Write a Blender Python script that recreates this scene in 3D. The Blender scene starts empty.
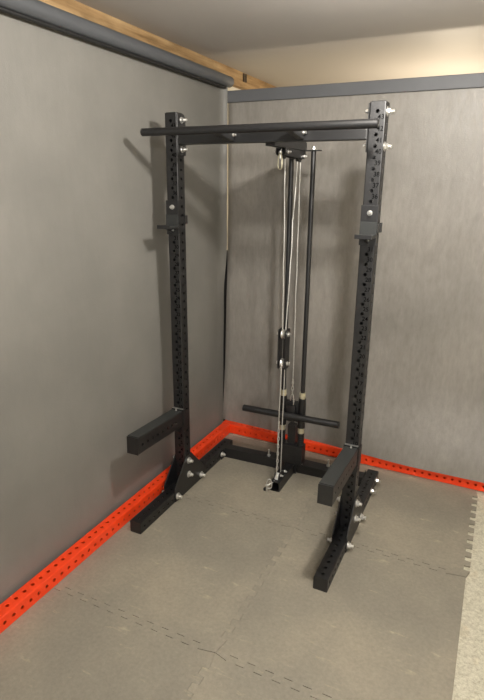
import bpy, bmesh, math, random
from mathutils import Vector, Matrix, noise
from mathutils.geometry import tessellate_polygon
random.seed(4)
D = bpy.data
COL = bpy.context.scene.collection
T = .076          # steel tube width
S = .0508         # hole pitch
W = 1.2117        # rack outer width
ZB = .1429        # height of hole "0" on the uprights
ZT = 2.368        # top of the uprights

# ------------------------------------------------------------------ materials
def nodes(name):
    m = D.materials.new(name); m.use_nodes = True
    nt = m.node_tree; b = nt.nodes['Principled BSDF']
    return m, nt, b
def setp(b, **k):
    for n, v in k.items():
        b.inputs[n.replace('_', ' ')].default_value = v
def rgba(c): return (c[0], c[1], c[2], 1)
def mat(name, col, rough=.5, metal=0, spec=.5, var=.0, scale=20, bump=0, bscale=200, stretch=(1,1,1), rvar=0, detail=4):
    m, nt, b = nodes(name)
    setp(b, Base_Color=rgba(col), Roughness=rough, Metallic=metal)
    if spec >= 1: b.inputs['IOR'].default_value = 1.55
    b.inputs['Specular IOR Level'].default_value = spec
    tc = nt.nodes.new('ShaderNodeTexCoord'); mp = nt.nodes.new('ShaderNodeMapping')
    mp.inputs['Scale'].default_value = stretch
    nt.links.new(tc.outputs['Object'], mp.inputs['Vector'])
    if var or rvar:
        n = nt.nodes.new('ShaderNodeTexNoise'); n.inputs['Scale'].default_value = scale; n.inputs['Detail'].default_value = detail
        nt.links.new(mp.outputs[0], n.inputs['Vector'])
        if var:
            r = nt.nodes.new('ShaderNodeMapRange'); r.inputs[1].default_value = .2; r.inputs[2].default_value = .7
            r.inputs[3].default_value = 1-var; r.inputs[4].default_value = 1+var
            nt.links.new(n.outputs['Fac'], r.inputs[0])
            mx = nt.nodes.new('ShaderNodeVectorMath'); mx.operation = 'SCALE'
            mx.inputs[0].default_value = col; nt.links.new(r.outputs[0], mx.inputs['Scale'])
            nt.links.new(mx.outputs[0], b.inputs['Base Color'])
        if rvar:
            r2 = nt.nodes.new('ShaderNodeMapRange'); r2.inputs[1].default_value = .2; r2.inputs[2].default_value = .7
            r2.inputs[3].default_value = rough-rvar; r2.inputs[4].default_value = rough+rvar
            nt.links.new(n.outputs['Fac'], r2.inputs[0]); nt.links.new(r2.outputs[0], b.inputs['Roughness'])
    if bump:
        n2 = nt.nodes.new('ShaderNodeTexNoise'); n2.inputs['Scale'].default_value = bscale; n2.inputs['Detail'].default_value = 3
        bp = nt.nodes.new('ShaderNodeBump'); bp.inputs['Strength'].default_value = bump; bp.inputs['Distance'].default_value = .002
        nt.links.new(mp.outputs[0], n2.inputs['Vector']); nt.links.new(n2.outputs['Fac'], bp.inputs['Height'])
        nt.links.new(bp.outputs[0], b.inputs['Normal'])
    return m

def ramp(nt, src, stops):
    r = nt.nodes.new('ShaderNodeValToRGB'); e = r.color_ramp.elements
    e[0].position, e[0].color = stops[0][0], rgba(stops[0][1])
    e[1].position, e[1].color = stops[-1][0], rgba(stops[-1][1])
    for p, c in stops[1:-1]:
        q = e.new(p); q.color = rgba(c)
    nt.links.new(src, r.inputs[0]); return r
def mixc(nt, kind, fac, a, b):
    m = nt.nodes.new('ShaderNodeMix'); m.data_type = 'RGBA'; m.blend_type = kind
    for sock, v in ((m.inputs[0], fac), (m.inputs[6], a), (m.inputs[7], b)):
        if isinstance(v, (int, float)): sock.default_value = v
        elif isinstance(v, tuple): sock.default_value = rgba(v)
        else: nt.links.new(v, sock)
    return m.outputs[2]
def tex(nt, vec, scale, detail=4, rough=.5):
    n = nt.nodes.new('ShaderNodeTexNoise'); n.inputs['Scale'].default_value = scale
    n.inputs['Detail'].default_value = detail; n.inputs['Roughness'].default_value = rough
    nt.links.new(vec, n.inputs['Vector']); return n.outputs['Fac']
def mapping(nt, sc, rot=(0,0,0)):
    tc = nt.nodes.new('ShaderNodeTexCoord'); mp = nt.nodes.new('ShaderNodeMapping')
    mp.inputs['Scale'].default_value = sc; mp.inputs['Rotation'].default_value = rot
    nt.links.new(tc.outputs['Object'], mp.inputs['Vector']); return mp.outputs[0]

def sheet_mat(name, ca, cb, rough, scuff):
    m, nt, b = nodes(name)
    v = mapping(nt, (1,1,1)); big = tex(nt, v, 1.3, 5, .55)
    c1 = ramp(nt, big, [(.35, ca), (.65, cb)]).outputs[0]
    v2 = mapping(nt, (12, 12, 3.5)); st = tex(nt, v2, 2.5, 6, .72)
    c2 = ramp(nt, st, [(.3, (1-scuff,)*3), (.7, (1+scuff*.6,)*3)]).outputs[0]
    c3 = mixc(nt, 'MULTIPLY', 1.0, c1, c2)
    nt.links.new(c3, b.inputs['Base Color'])
    r = nt.nodes.new('ShaderNodeMapRange'); r.inputs[1].default_value = .25; r.inputs[2].default_value = .65
    r.inputs[3].default_value = rough-.08; r.inputs[4].default_value = rough+.1
    nt.links.new(st, r.inputs[0]); nt.links.new(r.outputs[0], b.inputs['Roughness'])
    fine = tex(nt, mapping(nt, (1,1,1)), 160, 3)
    mid = tex(nt, mapping(nt, (1,1,.35)), 14, 4)
    ad = nt.nodes.new('ShaderNodeMath'); ad.operation = 'MULTIPLY_ADD'; ad.inputs[1].default_value = 3
    nt.links.new(mid, ad.inputs[0]); nt.links.new(fine, ad.inputs[2])
    bp = nt.nodes.new('ShaderNodeBump'); bp.inputs['Strength'].default_value = .35; bp.inputs['Distance'].default_value = .0022
    nt.links.new(ad.outputs[0], bp.inputs['Height']); nt.links.new(bp.outputs[0], b.inputs['Normal'])
    b.inputs['Specular IOR Level'].default_value = .5
    return m

BLACK = mat('black_powder_coat', (.003,.003,.0036), .45, spec=.85, bump=.25, bscale=420, var=.12, scale=60)
BLACK2 = mat('satin_black_steel', (.0045,.0047,.0055), .44, spec=.85, bump=.15, bscale=500, var=.1, scale=40)
PLASTIC = mat('black_plastic', (.012,.012,.012), .55)
PAD = mat('grey_plastic_liner', (.03,.032,.031), .5, var=.1, scale=80)
INK = mat('number_cutout', (.002,.002,.002), .9, spec=0)
CHROME = mat('zinc_plated_steel', (.78,.77,.74), .28, metal=.9)
CABLE = mat('steel_cable', (.62,.61,.57), .38, metal=.55, bump=.8, bscale=260, var=.25, scale=160)
BRASS = mat('bearing_collar', (.62,.58,.42), .35, metal=.6, var=.15, scale=120)
WHITEP = mat('white_nylon_pulley', (.72,.72,.70), .4)
RED = mat('orange_red_powder_coat', (.95,.062,.010), .38, spec=.5, bump=.12, bscale=350, var=.05, scale=30)
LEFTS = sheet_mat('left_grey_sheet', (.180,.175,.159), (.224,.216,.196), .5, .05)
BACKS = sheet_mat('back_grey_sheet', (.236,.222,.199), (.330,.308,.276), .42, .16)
BAND = mat('blue_grey_hem', (.115,.12,.128), .5, var=.06, scale=6)
ROLLM = mat('rolled_grey_sheet', (.085,.09,.097), .5, var=.08, scale=8, stretch=(1,1,6))
CEILM = mat('ceiling_paint', (.45,.425,.40), .6, var=.03, scale=1.5, bump=.1, bscale=60)
WALLM = mat('pale_wall_paint', (.62,.58,.48), .8, var=.05, scale=3)
STEELD = mat('dull_hanger_steel', (.10,.075,.05), .5, metal=.5, var=.3, scale=60)

def wood_mat():
    m, nt, b = nodes('raw_pine')
    v = mapping(nt, (14, .9, 14)); n = tex(nt, v, 3, 6, .6)
    c = ramp(nt, n, [(.3, (.20,.115,.045)), (.5, (.33,.205,.09)), (.7, (.44,.30,.15))]).outputs[0]
    n2 = tex(nt, mapping(nt, (6,2.5,6)), 2.2, 4)
    c2 = ramp(nt, n2, [(.3, (.62,.6,.55)), (.55, (1,1,1))]).outputs[0]
    nt.links.new(mixc(nt, 'MULTIPLY', 1.0, c, c2), b.inputs['Base Color']); setp(b, Roughness=.7); return m
WOOD = wood_mat()

def foam_mat():
    m, nt, b = nodes('worn_foam')
    big = tex(nt, mapping(nt, (1,1,1)), 1.6, 6, .6)
    c = ramp(nt, big, [(.32, (.232,.212,.172)), (.5, (.280,.254,.200)), (.68, (.345,.306,.233))]).outputs[0]
    # long thin dusty scuffs
    sc = tex(nt, mapping(nt, (2.2, 9, 1), (0,0,.5)), 2.4, 6, .7)
    s = ramp(nt, sc, [(.60, (0,0,0)), (.70, (.6,.6,.6))]).outputs[0]
    c = mixc(nt, 'MIX', s, c, (.48,.42,.28))
    sp = tex(nt, mapping(nt, (1,1,1)), 55, 3, .7)
    s2 = ramp(nt, sp, [(.25, (.86,.86,.86)), (.75, (1.12,1.12,1.12))]).outputs[0]
    c = mixc(nt, 'MULTIPLY', 1.0, c, s2)
    nt.links.new(c, b.inputs['Base Color']); setp(b, Roughness=.62)
    bp = nt.nodes.new('ShaderNodeBump'); bp.inputs['Strength'].default_value = .3; bp.inputs['Distance'].default_value = .0015
    nt.links.new(tex(nt, mapping(nt, (1,1,1)), 240, 3), bp.inputs['Height']); nt.links.new(bp.outputs[0], b.inputs['Normal'])
    return m
FOAM = foam_mat()
def concrete_mat():
    m, nt, b = nodes('pale_speckled_concrete')
    c = ramp(nt, tex(nt, mapping(nt, (1,1,1)), 60, 5, .8), [(.3, (.36,.33,.24)), (.5, (.58,.55,.43)), (.7, (.74,.71,.58))]).outputs[0]
    c2 = ramp(nt, tex(nt, mapping(nt, (1,1,1)), 3, 4), [(.62, (1,1,1)), (.72, (.9,.72,.5))]).outputs[0]
    nt.links.new(mixc(nt, 'MULTIPLY', 1.0, c, c2), b.inputs['Base Color']); setp(b, Roughness=.75)
    bp = nt.nodes.new('ShaderNodeBump'); bp.inputs['Strength'].default_value = .5; bp.inputs['Distance'].default_value = .003
    nt.links.new(tex(nt, mapping(nt, (1,1,1)), 130, 3), bp.inputs['Height']); nt.links.new(bp.outputs[0], b.inputs['Normal'])
    return m
CONC = concrete_mat()

# ------------------------------------------------------------------ helpers
def obj(name, bm, m, parent=None, smooth=False, label=None):
    me = D.meshes.new(name); bmesh.ops.recalc_face_normals(bm, faces=bm.faces)
    bm.to_mesh(me); bm.free()
    for mm in (m if isinstance(m, (list, tuple)) else [m]): me.materials.append(mm)
    if smooth:
        for p in me.polygons: p.use_smooth = True
        try: me.set_sharp_from_angle(angle=math.radians(38))
        except Exception: pass
    o = D.objects.new(name, me); COL.objects.link(o)
    if parent: o.parent = parent
    if label: o['label'] = label
    return o
def thing(name, label, cat, group=None, loc=(0,0,0)):
    o = D.objects.new(name, None); COL.objects.link(o); o.location = loc; o.empty_display_size = .1
    o['label'] = label; o['category'] = cat
    if group: o['group'] = group
    return o
def tag(o, label, cat, group=None):
    o['label'] = label; o['category'] = cat
    if group: o['group'] = group
    return o
def struct(name, bm, m, parent=None, smooth=False):
    o = obj(name, bm, m, parent, smooth); o['kind'] = 'structure'; return o

def box(bm, x0, x1, y0, y1, z0, z1, bev=0):
    vs = [bm.verts.new((x, y, z)) for x in (x0, x1) for y in (y0, y1) for z in (z0, z1)]
    fs = [(0,1,3,2), (4,6,7,5), (0,4,5,1), (2,3,7,6), (0,2,6,4), (1,5,7,3)]
    faces = [bm.faces.new([vs[i] for i in f]) for f in fs]
    if bev:
        es = list({e for f in faces for e in f.edges})
        bmesh.ops.bevel(bm, geom=es, offset=bev, segments=2, profile=.6, affect='EDGES')
def frame_of(d):
    d = Vector(d).normalized(); a = Vector((0,0,1)) if abs(d.z) < .9 else Vector((1,0,0))
    u = d.cross(a).normalized(); v = d.cross(u).normalized(); return d, u, v
def cyl(bm, p0, p1, r, n=20, r1=None, caps=True, ph=0):
    p0, p1 = Vector(p0), Vector(p1); d, u, v = frame_of(p1-p0); r1 = r if r1 is None else r1
    A = [bm.verts.new(p0+(u*math.cos(ph+a)+v*math.sin(ph+a))*r) for a in [2*math.pi*i/n for i in range(n)]]
    B = [bm.verts.new(p1+(u*math.cos(ph+a)+v*math.sin(ph+a))*r1) for a in [2*math.pi*i/n for i in range(n)]]
    for i in range(n): bm.faces.new((A[i], A[(i+1)%n], B[(i+1)%n], B[i]))
    if caps: bm.faces.new(A[::-1]); bm.faces.new(B)
def tube(bm, pts, r, n=8, closed=False):
    pts = [Vector(p) for p in pts]; rings = []; N = len(pts); prev = None
    for i, p in enumerate(pts):
        if closed: d = pts[(i+1)%N]-pts[(i-1)%N]
        else: d = pts[min(i+1, N-1)]-pts[max(i-1, 0)]
        d.normalize()
        if prev is None: _, u, _ = frame_of(d)
        else: u = (prev-d*prev.dot(d)).normalized()
        prev = u; v = d.cross(u)
        rings.append([bm.verts.new(p+(u*math.cos(2*math.pi*k/n)+v*math.sin(2*math.pi*k/n))*r) for k in range(n)])
    for i in range(N if closed else N-1):
        a, b = rings[i], rings[(i+1)%N]
        for k in range(n): bm.faces.new((a[k], a[(k+1)%n], b[(k+1)%n], b[k]))
    if not closed: bm.faces.new(rings[0][::-1]); bm.faces.new(rings[-1])
def prism(bm, pts, axis, a, b, bev=0):
    """polygon in the two axes other than `axis`, extruded from a to b"""
    def P(q, t):
        if axis == 0: return (t, q[0], q[1])
        if axis == 1: return (q[0], t, q[1])
        return (q[0], q[1], t)
    A = [bm.verts.new(P(q, a)) for q in pts]; B = [bm.verts.new(P(q, b)) for q in pts]; n = len(pts)
    fs = [bm.faces.new(A[::-1]), bm.faces.new(B)]
    for i in range(n): fs.append(bm.faces.new((A[i], A[(i+1)%n], B[(i+1)%n], B[i])))
    if bev: bmesh.ops.bevel(bm, geom=list(fs[0].edges)+list(fs[1].edges), offset=bev, segments=1, affect='EDGES')

def perf_tube(length, w, h, first, pitch, count, r=.009, faces='+x-x+y-y', n=12, wall=.005, ends=(True, True)):
    """square steel tube standing along local +z from 0 to length, cross section centred on 0, with a real row of
    drilled holes in each of the named sides; rounded corners; holes have walls and open into the hollow tube"""
    bm = bmesh.new(); c = .005
    # corner fillets
    for sx in (-1, 1):
        for sy in (-1, 1):
            ring = []
            for k in range(4):
                a = k*math.pi/6
                ring.append((sx*(w/2-c+c*math.cos(a)), sy*(h/2-c+c*math.sin(a))))
            for k in range(3):
                q = [(*ring[k], 0), (*ring[k+1], 0), (*ring[k+1], length), (*ring[k], length)]
                f = bm.faces.new([bm.verts.new(p) for p in q])
    for side in ('+x', '-x', '+y', '-y'):
        half = (h if side[1] == 'x' else w)/2-c; off = (w if side[1] == 'x' else h)/2
        sg = 1 if side[0] == '+' else -1
        def P(u, z, dep=0):
            return (sg*(off-dep), u, z) if side[1] == 'x' else (u, sg*(off-dep), z)
        def quad(u0, u1, z0, z1):
            bm.faces.new([bm.verts.new(P(*q)) for q in ((u0, z0), (u1, z0), (u1, z1), (u0, z1))])
        if side not in faces:
            quad(-half, half, 0, length); continue
        hc = r*1.35
        z0 = first-hc; zc = 0
        for k in range(count):
            z = first+pitch*k
            quad(-half, half, zc, z-hc); zc = z+hc
            quad(-half, -hc, z-hc, z+hc); quad(hc, half, z-hc, z+hc)
            out = []; inn = []; dp = []
            for i in range(n):
                a = 2*math.pi*(i+.5)/n; ca, sa = math.cos(a), math.sin(a)
                m = max(abs(ca), abs(sa))
                out.append(bm.verts.new(P(hc*ca/m, z+hc*sa/m))); inn.append(bm.verts.new(P(r*ca, z+r*sa))); dp.append(bm.verts.new(P(r*ca, z+r*sa, wall)))
            for i in range(n):
                j = (i+1)%n
                bm.faces.new((out[i], out[j], inn[j], inn[i])); bm.faces.new((inn[i], inn[j], dp[j], dp[i]))
            # square corners of the cell
            for (cu, cz) in ((1,1), (-1,1), (-1,-1), (1,-1)):
                a0 = math.atan2(cz, cu) % (2*math.pi); i0 = int((a0/(2*math.pi))*n-.5) % n
                p, q = out[i0], out[(i0+1)%n]
                bm.faces.new((p, bm.verts.new(P(cu*hc, z+cz*hc)), q))
        quad(-half, half, zc, length)
    # steel inner skin is what closes the ends: a rim and a recessed plug
    for zz, on in ((0, ends[0]), (length, ends[1])):
        if on:
            pts = []
            for sx, sy in ((1,1), (-1,1), (-1,-1), (1,-1)):
                arc = [(sx*(w/2-c+c*math.cos(k*math.pi/6)), sy*(h/2-c+c*math.sin(k*math.pi/6))) for k in range(4)]
                pts += arc if sx*sy > 0 else arc[::-1]
            bm.faces.new([bm.verts.new((x, y, zz)) for x, y in pts])
    bmesh.ops.remove_doubles(bm, verts=bm.verts, dist=.00005)
    return bm
def perf(name, m, parent, length, w, h, first, count, loc, rot, pitch=S, r=.009, faces='+x-x+y-y', ends=(True, True), label=None):
    bm = perf_tube(length, w, h, first, pitch, count, r, faces, ends=ends)
    M = Matrix.Translation(loc) @ rot
    bmesh.ops.transform(bm, matrix=M, verts=bm.verts)
    return obj(name, bm, m, parent, label=label)
UP = Matrix.Identity(4)
ALONG_Y = Matrix(((1,0,0,0), (0,0,1,0), (0,-1,0,0), (0,0,0,1)))     # local z -> world y, local y -> world -z
ALONG_X = Matrix(((0,0,1,0), (0,1,0,0), (-1,0,0,0), (0,0,0,1)))     # local z -> world x, local x -> world -z
def rotz(a): return Matrix.Rotation(a, 4, 'Z')

def bolt(parent, p, d, r=.018, thread=.014, label=None, name='bolt'):
    """washer, hexagonal head or nut, and the threaded end"""
    bm = bmesh.new(); p = Vector(p); d = Vector(d).normalized()
    cyl(bm, p, p+d*.003, r, 20); cyl(bm, p+d*.003, p+d*.006, r*.86, 20, r1=r*.74)
    cyl(bm, p+d*.006, p+d*.017, r*.74, 6, r1=r*.70, ph=random.random())
    if thread:
        k = .017
        while k < .017+thread:
            cyl(bm, p+d*k, p+d*(k+.0015), r*.40, 12, r1=r*.46); cyl(bm, p+d*(k+.0015), p+d*(k+.003), r*.46, 12, r1=r*.40); k += .003
    return obj(name, bm, CHROME, parent, smooth=True, label=label)

# ------------------------------------------------------------------ setting
CZ = 2.808
bm = bmesh.new(); box(bm, -.22, 4.2, -5, 2.5, -.11, -.010); struct('floor', bm, CONC)
bm = bmesh.new(); box(bm, -.22, 4.2, -5, 2.5, CZ, CZ+.1); struct('ceiling', bm, CEILM)
bm = bmesh.new(); box(bm, -.32, -.22, -5, 2.5, -.11, CZ+.1); struct('wall_left', bm, WALLM)
bm = bmesh.new(); box(bm, -.32, 4.3, 2.5, 2.6, -.11, CZ+.1); struct('wall_back', bm, WALLM)
bm = bmesh.new(); box(bm, 4.2, 4.3, -5, 2.5, -.11, CZ+.1); struct('wall_right', bm, WALLM)
# raw timber ledger where the left wall meets the ceiling
bm = bmesh.new(); box(bm, -.22, -.17, -5, 2.499, 2.702, CZ, bev=.002); struct('trim_1', bm, WOOD)

bm = bmesh.new(); box(bm, -.172, -.166, 1.35, 1.40, 2.745, 2.801); box(bm, -.172, -.160, 1.35, 1.356, 2.745, 2.801); box(bm, -.172, -.160, 1.394, 1.40, 2.745, 2.801)
cyl(bm, (-.166, 1.375, 2.785), (-.162, 1.375, 2.785), .004, 8); cyl(bm, (-.166, 1.375, 2.76), (-.162, 1.375, 2.76), .004, 8)
tag(obj('joist_hanger', bm, STEELD), 'small dark metal hanger nailed on the raw timber in the ceiling corner', 'metal bracket')

# ------------------------------------------------------------------ hanging sheets
def roll(name, a, b, r, parent, m, label=None):
    """material wound on a tube: spiral ends and a slightly uneven surface"""
    bm = bmesh.new(); a, b = Vector(a), Vector(b); d, u, v = frame_of(b-a); L = (b-a).length; n = 28; K = 60
    rings = []
    for k in range(K+1):
        p = a+d*(L*k/K)
        rings.append([bm.verts.new(p+(u*math.cos(t)+v*math.sin(t))*(r*(1+.012*noise.noise(Vector((k*.35, math.cos(t), math.sin(t))))))) for t in [2*math.pi*i/n for i in range(n)]])
    for k in range(K):
        for i in range(n): bm.faces.new((rings[k][i], rings[k][(i+1)%n], rings[k+1][(i+1)%n], rings[k+1][i]))
    for k, e in ((0, -1), (K, 1)):
        bm.faces.new(rings[k][::-1] if e < 0 else rings[k])
    cyl(bm, a-d*.012, b+d*.012, r*.45, 16)
    return obj(name, bm, m, parent, smooth=True, label=label)

def grid_sheet(name, f, us, vs, thick, m, parent):
    bm = bmesh.new(); G = [[bm.verts.new(f(u, v)) for v in vs] for u in us]
    for i in range(len(us)-1):
        for j in range(len(vs)-1): bm.faces.new((G[i][j], G[i+1][j], G[i+1][j+1], G[i][j+1]))
    bm.normal_update()
    bmesh.ops.solidify(bm, geom=list(bm.faces), thickness=thick)
    return obj(name, bm, m, parent, smooth=True)
def lin(a, b, n): return [a+(b-a)*i/(n-1) for i in range(n)]
def sstep(a, b, x):
    t = max(0, min(1, (x-a)/(b-a))); return t*t*(3-2*t)

lt = thing('hanging_sheet', 'long smooth grey sheet hanging on the left wall from a roll under the timber', 'wall covering', 'grey hanging sheets', (-.165, -1, 0))
def lf(u, z):
    y = u; x = -.168+.006*noise.noise(Vector((y*1.1, z*.9, 3)))+.004*noise.noise(Vector((y*.4, z*3, 9)))
    x += .034*sstep(.25, .8, z)*(1-sstep(1.1, 2.0, z))*(1-sstep(.7, .95, u))
    k = sstep(1.1, 1.62, z)                                   # near its top the free edge curls round the corner
    if u > .95:
        t = (u-.95)/.085
        x = x+(.0445*t**1.6)*k-.006*(1-k)*t; y = .95+(.082-.030*t*k+.004*(1-k))*t
    # the top runs up to the back of the roll
    return (x+1*0.165, y+1, z)
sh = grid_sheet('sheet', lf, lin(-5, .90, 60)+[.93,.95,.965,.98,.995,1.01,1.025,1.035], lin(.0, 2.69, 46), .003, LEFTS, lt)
r1 = roll('roll', (.165-.128, -5+1, 2.692), (.165-.128, 1.045+1, 2.692), .0365, lt, ROLLM, 'darker grey rolled end of the sheet')

bm = bmesh.new(); cyl(bm, (.165-.128, -4, 2.648), (.165-.128, 1.985, 2.648), .009, 10); obj('hem_shadow_bar', bm, PLASTIC, lt, smooth=True, label='thin black bar standing in for the shadow line under the roll')  # black bar added as the dark shadow line below the roll
bt = thing('hanging_sheet', 'wide scuffed grey sheet hanging behind the rack, with a blue-grey band along its top', 'wall covering', 'grey hanging sheets', (1.3, 1.03, 0))
def bf(x, z):
    lean = .032*(1-sstep(0, 2.0, z))                         # its left edge slants slightly
    xx = x-lean*max(0, 1-(x+.125)/1.2)
    y = 1.032+.006*noise.noise(Vector((x*1.2, z*.8, 1)))+.004*noise.noise(Vector((x*.3, z*4, 5)))
    bul = .03+.042*sstep(-.1, .9, x)+.074*sstep(.6, 1.5, x)
    y -= bul*(1-sstep(.09, .75, z))**1.6
    if x < -.08: y += .016*((-.08-x)/.06)**2
    return (xx-1.3, y-1.03, z)
grid_sheet('sheet', bf, [-.139,-.132,-.122,-.11,-.10,-.09,-.08]+lin(-.05, 3.0, 60), lin(.084, .5, 16)+lin(.53, 2.6, 34), .003, BACKS, bt)
bm = bmesh.new(); box(bm, -.140-1.3, 3.0-1.3, 1.006-1.03, 1.026-1.03, 2.553, 2.630, bev=.004)
obj('top_band', bm, BAND, bt, label='smooth blue-grey band along the top of the sheet')
bm = bmesh.new(); box(bm, -.219, -.11, 1.075, 1.10, -.01, 1.50); struct('gap_shade_board', bm, PLASTIC)  # added black board, so the lower corner gap looks dark with shade

# ------------------------------------------------------------------ foam mats
def seam(p, q, depth, pitch, sgn, gap):
    """points from p to q along a toothed seam (rectangular teeth); the same wave whichever tile it belongs to"""
    (x0, y0), (x1, y1) = p, q; L = math.hypot(x1-x0, y1-y0); ux, uy = (x1-x0)/L, (y1-y0)/L
    nx, ny = -uy, ux; n = int(L/pitch)-1; off = (L-n*pitch)/2; out = []
    for k in range(n):
        a = off+k*pitch
        for (t, s) in ((.0, -1), (.04, 1), (.5, 1), (.54, -1)):
            out.append((x0+ux*(a+t*pitch)+nx*depth*s*sgn, y0+uy*(a+t*pitch)+ny*depth*s*sgn))
    return out
X = [-.150, .872, 1.846]; Y = [.925, -.035, -1.052, -2.08]
TD, TP = .016, .085
def edge_pts(p, q, style, g):
    """style: None straight, else toothed; evaluated always in the + direction so neighbours agree. The joint opens
    only across the seam (by g), so the sides of the teeth stay tight"""
    dx, dy = q[0]-p[0], q[1]-p[1]; L = math.hypot(dx, dy); nx, ny = -dy/L*g, dx/L*g
    if style is None: return []
    fwd = (q[0] > p[0]+1e-6) or (abs(q[0]-p[0]) < 1e-6 and q[1] > p[1])
    pts = seam(p, q, TD, TP, 1, 0) if fwd else seam(q, p, TD, TP, 1, 0)[::-1]
    return [(x+nx, y+ny) for x, y in pts]
rowcol = {(0,0):'worn grey foam floor tile in the far left corner, between red tube and rear crossmember',
          (1,0):'worn grey foam floor tile under the front end of the rack\'s left foot',
          (0,1):'worn grey foam floor tile with toothed outer edge on the bare concrete, far right',
          (1,1):'worn grey foam floor tile under the front end of the rack\'s right foot',
          (2,0):'worn grey foam floor tile nearest the camera beside the red tube, lower left',
          (2,1):'worn grey foam floor tile nearest the camera beside the concrete strip, bottom right'}
for (r, c), lab in rowcol.items():
    x0, x1, y1, y0 = X[c], X[c+1], Y[r], Y[r+1]
    st = {'b': 1 if r < 2 else None, 'r': 1 if (c == 0 or r == 0) else None, 't': 1 if r > 0 else None, 'l': 1 if c == 1 else None}
    G, V = .0016, .0008; cx, cy = (x0+x1)/2, (y0+y1)/2
    corners = [(x0+V, y0+G), (x1-V, y0+G), (x1-V, y1-G), (x0+V, y1-G)]
    sides = [((x0, y0), (x1, y0), st['b'], G), ((x1, y0), (x1, y1), st['r'], V), ((x1, y1), (x0, y1), st['t'], G), ((x0, y1), (x0, y0), st['l'], V)]
    pts = []
    for cn, sd in zip(corners, sides): pts += [cn]+edge_pts(*sd)
    bm = bmesh.new(); ins = [(x-cx, y-cy) for x, y in pts]; n = len(ins)
    A = [bm.verts.new((x, y, 0)) for x, y in ins]; B = [bm.verts.new((x, y, -.0098)) for x, y in ins]
    for i in range(n): bm.faces.new((A[i], B[i], B[(i+1)%n], A[(i+1)%n]))
    for tri in tessellate_polygon([[Vector((x, y, 0)) for x, y in ins]]):
        bm.faces.new([A[i] for i in tri]); bm.faces.new([B[i] for i in tri[::-1]])
    o = obj('foam_mat', bm, FOAM); o.location = (cx, cy, 0); tag(o, lab, 'floor mat', 'interlocking foam floor tiles')

# ------------------------------------------------------------------ red tubes
bx = -.0667
t1 = thing('perforated_steel_tube', 'bright orange-red perforated square tube lying along the foot of the left wall', 'steel beam', 'orange-red perforated tubes', (bx-T/2, -1.3, 0))
y_end = .946; y_start = -2.02
first = (-1.2-.1677) - math.ceil(((-1.2-.1677)-(y_start+.02))/.0523-1)*.0523
for (nm,) in (('tube_body',),):
    L = y_end-y_start; c = int((y_end-.02-first)/.0523)
    bm = perf_tube(L, T, .0785, first-y_start, .0523, c, .0098, ends=(True, True))
    bmesh.ops.transform(bm, matrix=Matrix.Translation((0, y_start+1.3, .0785/2)) @ ALONG_Y, verts=bm.verts)
    obj('tube_body', bm, RED, t1)
ang = -math.atan2(.036, 1.95)
t2 = thing('perforated_steel_tube', 'orange-red perforated square tube on the floor along the back sheet, behind the rack', 'steel beam', 'orange-red perforated tubes', (-.145, .952, 0))
t2.rotation_euler = (0, 0, ang)
L2 = 2.75; c2 = int((L2-.06)/.0505)
bm = perf_tube(L2, .0785, T, .0207+.0505*int(12-9)+.145-.0505*4+.0505*1, .0505, c2, .0095)
bmesh.ops.transform(bm, matrix=Matrix.Translation((0, T/2, .0785/2)) @ ALONG_X, verts=bm.verts)
obj('tube_body', bm, RED, t2)

# ------------------------------------------------------------------ the rack
R = thing('power_rack', 'black steel half rack with pull-up bar and cable pulley tower in the room corner', 'exercise rack', None, (W/2, .1, 0))
OFF = Vector((-W/2, -.1, 0))
RK = []
def rp(o): RK.append(o); return o            # rack part: moved into the rack's frame at the end

def numbers(x, parent):
    out = []
    for k in range(1, 44):
        cu = D.curves.new('t', 'FONT'); cu.body = str(k); cu.size = .031; cu.align_x = 'CENTER'; cu.extrude = .0003; cu.offset = .0002
        o = D.objects.new('t', cu); COL.objects.link(o)
        bpy.context.view_layer.update()
        me = D.meshes.new_from_object(o.evaluated_get(bpy.context.evaluated_depsgraph_get()))
        me.transform(Matrix.Translation((x+.0175, -.0004, ZB+S*k-.0355)) @ Matrix.Rotation(math.pi/2, 4, 'X'))
        bm = bmesh.new(); bm.from_mesh(me); D.objects.remove(o); D.curves.remove(cu); D.meshes.remove(me)
        obj('hole_number', bm, INK, parent, label='dark numeral %d beside its hole' % k)
ups = []
for x0 in (0, W-T):
    first = ZB-S*2
    o = perf('upright', BLACK, R, ZT-.078, T, T, first-.078+S, 45, (x0+T/2, T/2, .078), UP)
    numbers(x0+T/2, o); rp(o); ups.append(o)
    bm = bmesh.new()
    # slim plastic cap set into the top
    box(bm, x0+.006, x0+T-.006, .006, T-.006, ZT, ZT+.004, bev=.0015); rp(obj('end_cap', bm, PLASTIC, R))
feet = []
for x0, ya, yb, f0 in ((0, -.5058, .7086, -.4399-.028), (W-T, -.4772, .7372, -.4399)):
    o = perf('foot', BLACK, R, yb-ya, T, T, f0-ya, 23, (x0+T/2, ya, T/2), ALONG_Y)
    rp(o); feet.append(o)
# gusset plates, both sides of each foot
GP = [(-.130,.004), (.238,.004), (.250,.085), (.076,.270), (.012,.270), (-.136,.105)]
BP = [(.040,.227), (.038,.125), (.200,.038), (-.106,.038)]
for x0 in (0, W-T):
    for s in (-1, 1):
        xa = x0-.006 if s < 0 else x0+T
        bm = bmesh.new(); prism(bm, GP, 0, xa+.0002, xa+.0058, bev=.0012)
        rp(obj('gusset_plate', bm, BLACK2, R))
        xo = x0-.006 if s < 0 else x0+T+.006
        for (y, z) in BP: rp(bolt(R, (xo, y, z), (s, 0, 0), r=.023, thread=.012))
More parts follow.
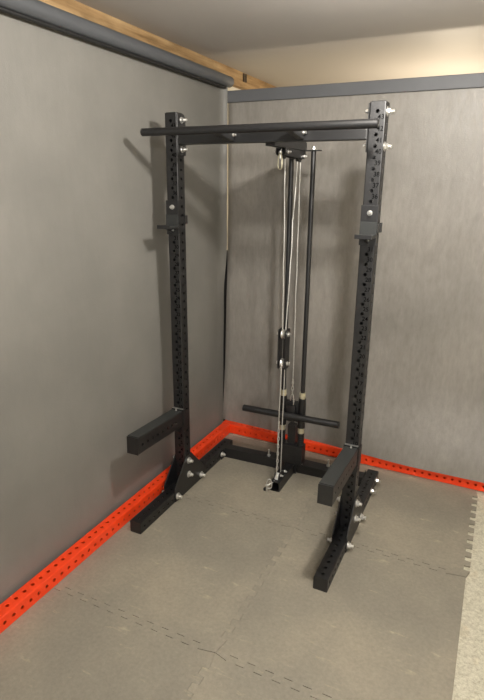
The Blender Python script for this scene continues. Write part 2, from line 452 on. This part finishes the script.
# rear crossmember, slightly out of square, with end brackets
ra = math.atan2(.040, .95)
cy0 = .556
bm = bmesh.new(); box(bm, T, W-T, 0, T, .001, T, bev=.003)
box(bm, T, T+.006, -.05, T+.03, .001, T+.0005); box(bm, W-T-.006, W-T, -.07, T+.03, .001, T+.0005)
bmesh.ops.transform(bm, matrix=Matrix.Translation((0, cy0, 0)) @ Matrix.Rotation(ra, 4, 'Z'), verts=bm.verts)
rp(obj('rear_crossmember', bm, BLACK, R, smooth=False))
rp(bolt(R, (T+.006, .515, .046), (1,0,0), r=.021, thread=.010))
for y in (.512, .660): rp(bolt(R, (W, y, .045), (1,0,0), r=.020, thread=.012))
# top crossmember with end plates
bm = bmesh.new(); box(bm, T+.006, W-T-.006, .002, .074, 2.206, 2.282, bev=.003)
o = rp(obj('top_crossmember', bm, BLACK2, R))
for x0, x1 in ((T, T+.006), (W-T-.006, W-T)):
    bm = bmesh.new(); prism(bm, [(.000,2.148), (.082,2.148), (.086,2.160), (.086,2.346), (.070,2.364), (.000,2.364)], 0, x0+.0002, x1-.0002, bev=.001)
    rp(obj('end_plate', bm, BLACK2, R))
for z in (2.333, 2.180):
    rp(bolt(R, (T+.006, .042, z), (1,0,0), r=.017, thread=.016))
    rp(bolt(R, (W, .030, z-.006), (1,0,0), r=.022, thread=.016))
    rp(bolt(R, (W-T-.006, .040, z), (-1,0,0), r=.013, thread=.004))
# pull-up bar on two brackets
bm = bmesh.new(); yb, zb = -.2, 2.253; xs = -.012
prof = [(xs, .001), (xs, .0170), (xs+.003, .0198), (W+.0115, .0198), (W+.0145, .0170), (W+.0145, .001)]
n = 24; rings = [[bm.verts.new((x, yb+r*math.cos(2*math.pi*i/n), zb+r*math.sin(2*math.pi*i/n))) for i in range(n)] for x, r in prof]
for a, b_ in zip(rings, rings[1:]):
    for i in range(n): bm.faces.new((a[i], a[(i+1)%n], b_[(i+1)%n], b_[i]))
bm.faces.new(rings[0]); bm.faces.new(rings[-1][::-1])
pb = rp(obj('pull_up_bar', bm, BLACK2, R, smooth=True))
for xc in (.412, .800):
    bm = bmesh.new()
    prism(bm, [(.001,2.212), (.001,2.278), (-.196,2.268), (-.196,2.240)], 0, xc-.018, xc+.018, bev=.002)
    obj('bar_bracket', bm, BLACK2, pb)
    bolt(pb, (xc+.018, -.012, 2.243), (1,0,0), r=.010, thread=0, name='bracket_bolt')

# ------------------------------------------------------------------ pulley tower
LX = .606; RY = .585
bm = bmesh.new(); box(bm, .578, .634, .074, .565, 2.192, 2.252, bev=.003)
arm = rp(obj('pulley_arm', bm, BLACK2, R))
for xx in (.5795, .6325):
    bm = bmesh.new(); prism(bm, [(.225,2.191), (.560,2.191), (.560,2.150), (.535,2.144), (.245,2.152), (.225,2.160)], 0, xx-.0025, xx+.0025, bev=.001)
    obj('pulley_cheek', bm, BLACK2, arm)
    for (y, z) in ((.262, 2.172), (.532, 2.160)):
        bolt(arm, (.635 if xx > .6 else .577, y, z), (1 if xx > .6 else -1,0,0), r=.0105, thread=.003, name='pulley_bolt')
def pulley(parent, x, y, z, r, m, w=.010):
    bm = bmesh.new(); prof = [(-w, r*.35), (-w, r), (-w*.6, r), (0, r*.82), (w*.6, r), (w, r), (w, r*.35)]
    n = 28; rings = [[bm.verts.new((x+a, y+q*math.cos(2*math.pi*i/n), z+q*math.sin(2*math.pi*i/n))) for i in range(n)] for a, q in prof]
    for a, b_ in zip(rings, rings[1:]):
        for i in range(n): bm.faces.new((a[i], a[(i+1)%n], b_[(i+1)%n], b_[i]))
    cyl(bm, (x-w*1.2, y, z), (x+w*1.2, y, z), r*.38, 16)
    return obj('pulley', bm, m, parent, smooth=True)
pulley(arm, LX, .262, 2.168, .034, PAD); pulley(arm, LX, .520, 2.160, .034, PAD)
# flat bar holding the two guide rods, with a nut on each
bm = bmesh.new(); box(bm, .50, .722, RY-.022, RY+.022, 2.192, 2.198, bev=.0015); box(bm, .585, .627, .562, .60, 2.192, 2.24)
fb = rp(obj('rod_bar', bm, BLACK, R))
for x in (.536, .677): bolt(fb, (x, RY, 2.198), (0,0,1), r=.013, thread=.004, name='rod_nut')
for x in (.536, .677):
    bm = bmesh.new(); cyl(bm, (x, RY, .20), (x, RY, 2.191), .0150, 20)
    g = rp(obj('guide_rod', bm, BLACK2, R, smooth=True))
# carriage: two sleeves, plate between, collars, and the long plate-loading horn
bm = bmesh.new()
for x in (.536, .677):
    cyl(bm, (x, RY, .365), (x, RY, .585), .0265, 24)
box(bm, .545, .668, RY-.012, RY+.012, .405, .555, bev=.002); box(bm, .575, .637, RY-.035, RY+.035, .41, .53, bev=.003)
car = rp(obj('weight_carriage', bm, BLACK, R, smooth=True))
for x in (.536, .677):
    for (a, b_) in ((.585,.628), (.322,.365)):
        bm = bmesh.new(); cyl(bm, (x, RY, a), (x, RY, b_), .0205, 20); cyl(bm, (x, RY, a+.010), (x, RY, a+.014), .0225, 20); cyl(bm, (x, RY, b_-.014), (x, RY, b_-.010), .0225, 20)
        obj('collar', bm, BRASS, car, smooth=True)
    bm = bmesh.new(); cyl(bm, (x, RY, .222), (x, RY, .322), .0215, 20)
    for k in range(6): cyl(bm, (x, RY, .226+k*.016), (x, RY, .234+k*.016), .024, 20)
    rp(obj('rubber_stop', bm, PLASTIC, R, smooth=True))
bm = bmesh.new(); cyl(bm, (.252, .535, .452), (.958, .535, .462), .0235, 24); cyl(bm, (.2505, .535, .452), (.252, .535, .452), .0215, 24, r1=.0235)
cyl(bm, (.958, .535, .462), (.9595, .535, .462), .0235, 24, r1=.0215)
horn = obj('weight_horn', bm, BLACK2, car, smooth=True, label='satin dark steel cross tube for weight plates')
# short stop post and foot block on the rear crossmember
bm = bmesh.new(); box(bm, .575, .632, RY+.005, RY+.06, .20, .365, bev=.003); rp(obj('stop_post', bm, BLACK, R))
bm = bmesh.new(); box(bm, .512, .700, RY-.03, RY+.05, .084, .222, bev=.004); box(bm, .585, .66, RY-.032, RY-.029, .11, .15)
rp(obj('tower_block', bm, BLACK, R))
bm = bmesh.new(); box(bm, .40, .935, .563, .653, .0765, .084, bev=.001)
bp_ = rp(obj('base_plate', bm, BLACK, R))
for x, y in ((.437, .585), (.876, .632)):
    bm = bmesh.new(); cyl(bm, (x, y, .084), (x, y, .135), .0065, 12); cyl(bm, (x, y, .084), (x, y, .096), .013, 6); obj('stud', bm, CHROME, bp_, smooth=True)
for x, y in ((.52, .572), (.69, .575)): bolt(bp_, (x, y, .084), (0,0,1), r=.012, thread=.004, name='base_bolt')
# low pulley tube pointing to the front, open end
def open_tube(x0, x1, y0, y1, z0, z1, th):
    bm = bmesh.new()
    box(bm, x0, x1, y0, y1, z0, z0+th); box(bm, x0, x0+th, y0, y1, z0+th, z1-th); box(bm, x1-th, x1, y0, y1, z0+th, z1-th)
    # top wall with a slot for the pulley
    for a, b_, c, d in ((x0, x0+.022, y0, y1), (x1-.022, x1, y0, y1), (x0+.022, x1-.022, y0, y0+.03), (x0+.022, x1-.022, y0+.14, y1)):
        box(bm, a, b_, c, d, z1-th, z1)
    return bm
bm = open_tube(.578, .642, .285, .572, .001, .072, .005)
box(bm, .566, .660, .562, .571, .004, .090)
lowt = rp(obj('low_pulley_tube', bm, BLACK, R))
pulley(lowt, .604, .352, .068, .036, WHITEP)
for xx in (.5885, .620):
    bm = bmesh.new(); prism(bm, [(.318,.070), (.455,.070), (.455,.088), (.385,.112), (.330,.108)], 0, xx-.002, xx+.002); obj('pulley_cheek', bm, BLACK2, lowt)
for (y, z) in ((.352,.090), (.425,.086)): bolt(lowt, (.6225, y, z), (1,0,0), r=.0095, thread=.002, name='pulley_bolt')
# travelling double pulley
bm = bmesh.new(); TY = .372
for xx in (.582, .630):
    prism(bm, [(TY-.036,.873), (TY-.028,.862), (TY+.028,.862), (TY+.036,.873), (TY+.036,1.113), (TY+.028,1.125), (TY-.028,1.125), (TY-.036,1.113)], 0, xx-.003, xx+.003)
dp = rp(obj('double_pulley_block', bm, BLACK2, R))
for z in (1.090, .895):
    pulley(dp, LX, TY, z, .031, CHROME, .012)
    for sx in (-1, 1): bolt(dp, (LX+sx*.0272, TY, z), (sx,0,0), r=.016, thread=0, name='pulley_bolt')
def wire(pts, r, name='cable', parent=R, m=CABLE):
    bm = bmesh.new(); tube(bm, pts, r, 8); o = obj(name, bm, m, parent, smooth=True)
    if parent is R: rp(o)
    return o
def wavy(a, b_, n, amp):
    a, b_ = Vector(a), Vector(b_); out = []
    for i in range(n+1):
        t = i/n; w = math.sin(math.pi*t)
        out.append(a.lerp(b_, t)+Vector((amp*w*noise.noise(Vector((t*6, 1, a.y*9))), amp*w*noise.noise(Vector((t*5, 7, a.y*9))), 0)))
    return out
wire(wavy((LX, .295, 2.16), (LX, TY-.028, 1.11), 24, .004), .0035)
wire(wavy((LX, .500, 2.13), (LX, TY+.028, 1.11), 24, .006), .0035)
wire([(LX, .294, 2.165), (LX, .285, 2.193-.004), (LX, .262, 2.187), (LX, .236, 2.185), (LX, .226, 2.160), (LX, .224, 2.13)], .0035)
wire(wavy((LX, .553, 2.16), (.606, RY-.012, .70), 30, .008), .0035)
wire(wavy((LX, TY-.028, .905), (.604, .320, .085), 24, .003), .0035)
wire(wavy((LX, TY+.032, .895), (.604, .400, .085), 24, .003), .0035)
def loop(parent, c, w, h, r, ax=Vector((1,0,0)), name='carabiner', m=CHROME):
    """pear-shaped spring clip: a rounded loop with a straight gate and screw sleeve"""
    bm = bmesh.new(); c = Vector(c); up = Vector((0,0,1)); pts = []
    for i in range(28):
        t = 2*math.pi*i/28; s, k = math.sin(t), math.cos(t)
        ww = w*(1+.22*k*-1); pts.append(c+ax*(ww*.5*math.copysign(abs(s)**.7, s))+up*(h*.5*math.copysign(abs(k)**.85, k)))
    tube(bm, pts, r, 8, closed=True)
    g = c+ax*(w*.5); cyl(bm, g-up*h*.16, g+up*h*.10, r*1.6, 8)
    o = obj(name, bm, m, parent, smooth=True)
    if parent is R: rp(o)
    return o
loop(arm, (.612, .205, 2.120), .040, .085, .0032, Vector((.8,-.6,0)).normalized(), m=BRASS)
bm = bmesh.new(); cyl(bm, (.606,.222,2.135), (.606,.222,2.175), .008, 12); cyl(bm, (.606,.222,2.16), (.606,.222,2.17), .011, 12); obj('cable_end', bm, CHROME, arm, smooth=True)
# chain links and clip joining the rear cable to the carriage
def chain(parent, a, b_, n, w, r, m=CHROME):
    a, b_ = Vector(a), Vector(b_); d, u, v = frame_of(b_-a); L = (b_-a).length/n
    for k in range(n):
        c = a+d*(L*(k+.5)); s = u if k % 2 else v; bm = bmesh.new(); pts = []
        for i in range(16):
            t = 2*math.pi*i/16; pts.append(c+d*(L*.66*math.cos(t))+s*(w*.5*math.sin(t)))
        tube(bm, pts, r, 6, closed=True); obj('chain_link', bm, m, parent, smooth=True)
cl = rp(obj('cable_ferrule', (lambda b: (cyl(b, (.606,.573,.66), (.606,.573,.72), .0055, 10), cyl(b, (.606,.573,.685), (.606,.573,.70), .0085, 10), b)[2])(bmesh.new()), CHROME, R, smooth=True))
chain(cl, (.606,.573,.665), (.606,.573,.61), 2, .014, .0026)
loop(R, (.606,.573,.565), .030, .085, .0036, Vector((.9,-.43,0)).normalized())
cl2 = rp(obj('cable_ferrule', (lambda b: (cyl(b, (.604,.338,.44), (.604,.338,.50), .0055, 10), b)[1])(bmesh.new()), CHROME, R, smooth=True))
chain(cl2, (.604,.338,.44), (.604,.330,.14), 11, .013, .0024)
# clip and stopper ball hanging out of the open end of the low tube
loop(lowt, (.577,.262,.062), .034, .070, .0036, Vector((.9,.43,0)).normalized())
bm = bmesh.new(); cyl(bm, (.563,.255,.006), (.563,.255,.05), .006, 10); cyl(bm, (.563,.255,.045), (.600,.300,.070), .005, 10)
bmesh.ops.create_icosphere(bm, subdivisions=2, radius=.010, matrix=Matrix.Translation((.563,.255,.050)))
obj('cable_end', bm, CHROME, lowt, smooth=True)
bm = bmesh.new(); bmesh.ops.create_uvsphere(bm, u_segments=14, v_segments=10, radius=.013, matrix=Matrix.Translation((.548,.262,.014)))
obj('stopper_ball', bm, PLASTIC, lowt, smooth=True)
for o in RK:
    for v in o.data.vertices: v.co += OFF
def shift_kids(o):
    for ch in o.children:
        if ch not in RK:
            for v in ch.data.vertices: v.co += OFF
            shift_kids(ch)
for o in RK: shift_kids(o)

# ------------------------------------------------------------------ J-cups and spotter arms
def jcup(x0, label, loc):
    t = thing('j_cup', label, 'rack hook', 'barbell hooks on the uprights', loc)
    bm = bmesh.new(); lx, ly, lz = loc
    def B(a, b_, c, d, e, f, bev=.0015): box(bm, a-lx, b_-lx, c-ly, d-ly, e-lz, f-lz, bev)
    xa, xb = x0-.004, x0+T+.004
    B(xa, xb, -.0085, -.0015, 1.712, 1.905)
    B(xb-.001, xb+.005, -.0085, .055, 1.775, 1.815); 
    obj('back_plate', bm, BLACK2, t)
    bm = bmesh.new(); B(xa, xb, -.100, -.0085, 1.750, 1.757); B(xa, xb, -.107, -.100, 1.750, 1.771)
    prism(bm, [(-.085-ly,1.750-lz), (-.0085-ly,1.750-lz), (-.0085-ly,1.720-lz)], 0, x0+T/2-.004-lx, x0+T/2+.004-lx)
    obj('shelf', bm, BLACK2, t)
    bm = bmesh.new(); B(xa+.001, xb-.001, -.098, -.014, 1.7575, 1.766); B(xa+.001, xb-.001, -.016, -.009, 1.7575, 1.826)
    obj('liner', bm, PAD, t, label='matt grey plastic liner')
    bm = bmesh.new(); B(xb, xb+.008, .052, .080, 1.772, 1.820, .002); obj('lock_tab', bm, BLACK2, t)
    p = Vector((x0+T/2+.002, -.0085, 1.868))-Vector(loc); bolt(t, p, (0,-1,0), r=.0135, thread=.003)
    p = Vector((x0+T/2+.002, -.0085, 1.738))-Vector(loc); bolt(t, p, (0,-1,0), r=.007, thread=0)
    return t
jcup(0, 'black J-shaped barbell hook on the left upright near the left wall', (T/2, 0, 1.75))
jcup(W-T, 'black J-shaped barbell hook on the right, numbered upright, beneath number 36', (W-T/2, 0, 1.75))

def spotter(x0, label, loc):
    t = thing('spotter_arm', label, 'safety arm', 'safety arms on the uprights', loc); lx, ly, lz = loc
    tilt = math.radians(-2.2); L = .476; h = .104
    M = Matrix.Translation((x0+T/2-lx, -.0145-ly, .603-h/2-lz)) @ Matrix.Rotation(tilt, 4, 'X') @ Matrix.Translation((0, -L, 0)) @ ALONG_Y
    bm = perf_tube(L, T, h, .045, .0508, 8, .0078, faces='+x-x', ends=(False, True))
    bmesh.ops.transform(bm, matrix=M, verts=bm.verts); obj('arm_tube', bm, BLACK2, t)
    # capped front
    bm = bmesh.new(); box(bm, -T/2, T/2, -h/2, h/2, -.003, .0005, bev=.0012); bmesh.ops.transform(bm, matrix=M, verts=bm.verts)
    obj('end_plate', bm, BLACK, t)
    # liner on top
    bm = bmesh.new(); box(bm, -T/2+.002, T/2-.002, -h/2-.004, -h/2+.0, .004, L-.006, bev=.001)
    bmesh.ops.transform(bm, matrix=M, verts=bm.verts); obj('top_liner', bm, PAD, t, label='matt dark grey plastic liner')
    # saddle that hooks onto the upright
    bm = bmesh.new()
    box(bm, x0-.005-lx, x0+T+.005-lx, -.0135-ly, -.0020-ly, .455-lz, .612-lz, bev=.0015)
    box(bm, x0-.0075-lx, x0-.0015-lx, -.006-ly, .055-ly, .49-lz, .60-lz, bev=.001)
    box(bm, x0+T+.0015-lx, x0+T+.0075-lx, -.006-ly, .055-ly, .49-lz, .60-lz, bev=.001)
    obj('saddle', bm, BLACK, t)
    bm = bmesh.new(); box(bm, x0-lx, x0+T-lx, -.014-ly, -.0015-ly, .6122-lz, .6155-lz); obj('saddle_edge', bm, CHROME, t, label='bare bright metal edge of the saddle')
    bm = bmesh.new(); prism(bm, [(-.10-ly,.502-lz), (-.0136-ly,.498-lz), (-.0136-ly,.458-lz)], 0, x0+.02-lx, x0+T-.02-lx); obj('brace', bm, BLACK, t)
    bolt(t, Vector((x0+T/2+.004, -.035, .610))-Vector(loc), (0,0,1), r=.006, thread=0)
    return t
spotter(0, 'black box-section safety arm jutting forward from the left upright', (T/2, 0, .58))
spotter(W-T, 'dark grey box-section safety arm jutting forward from the right upright', (W-T/2, 0, .58))

# ------------------------------------------------------------------ lights
def point(name, loc, e, r, col):
    l = D.lights.new(name, 'POINT'); l.energy = e; l.shadow_soft_size = r; l.color = col
    o = D.objects.new(name, l); COL.objects.link(o); o.location = loc; return o
point('ceiling_bulb', (1.42, -.78, 2.60), 66, .05, (1, .95, .88))
point('bulb_behind_sheet', (1.3, 1.9, 2.1), 26, .06, (1, .86, .66))
point('rear_fill_light', (2.7, -3.9, 2.55), 118, .12, (1, .97, .94))  # unseen fill light added behind the camera to lift walls and floor
w = D.worlds.new('w'); bpy.context.scene.world = w; w.use_nodes = True
w.node_tree.nodes['Background'].inputs[0].default_value = (1, .98, .94, 1); w.node_tree.nodes['Background'].inputs[1].default_value = .2

# ------------------------------------------------------------------ camera
C = Vector((1.7765, -2.7047, 1.9943)); yaw, pit, rol, F = .4445, -.2995, .0097, 535.15
fw = Vector((-math.sin(yaw)*math.cos(pit), math.cos(yaw)*math.cos(pit), math.sin(pit)))
rt = Vector((math.cos(yaw), math.sin(yaw), 0)); up = rt.cross(fw)
rt2 = rt*math.cos(rol)+up*math.sin(rol); up2 = -rt*math.sin(rol)+up*math.cos(rol)
cam = D.cameras.new('camera'); co = D.objects.new('camera', cam); COL.objects.link(co)
M = Matrix((rt2, up2, -fw)).transposed().to_4x4(); M.translation = C; co.matrix_world = M
cam.sensor_fit = 'VERTICAL'; cam.sensor_height = 36; cam.lens = F/700*36; cam.clip_start = .05
sc = bpy.context.scene; sc.camera = co
sc.view_settings.view_transform = 'Standard'; sc.view_settings.look = 'None'; sc.view_settings.gamma = 1
sc.view_settings.use_curve_mapping = False; sc.view_settings.exposure = .70
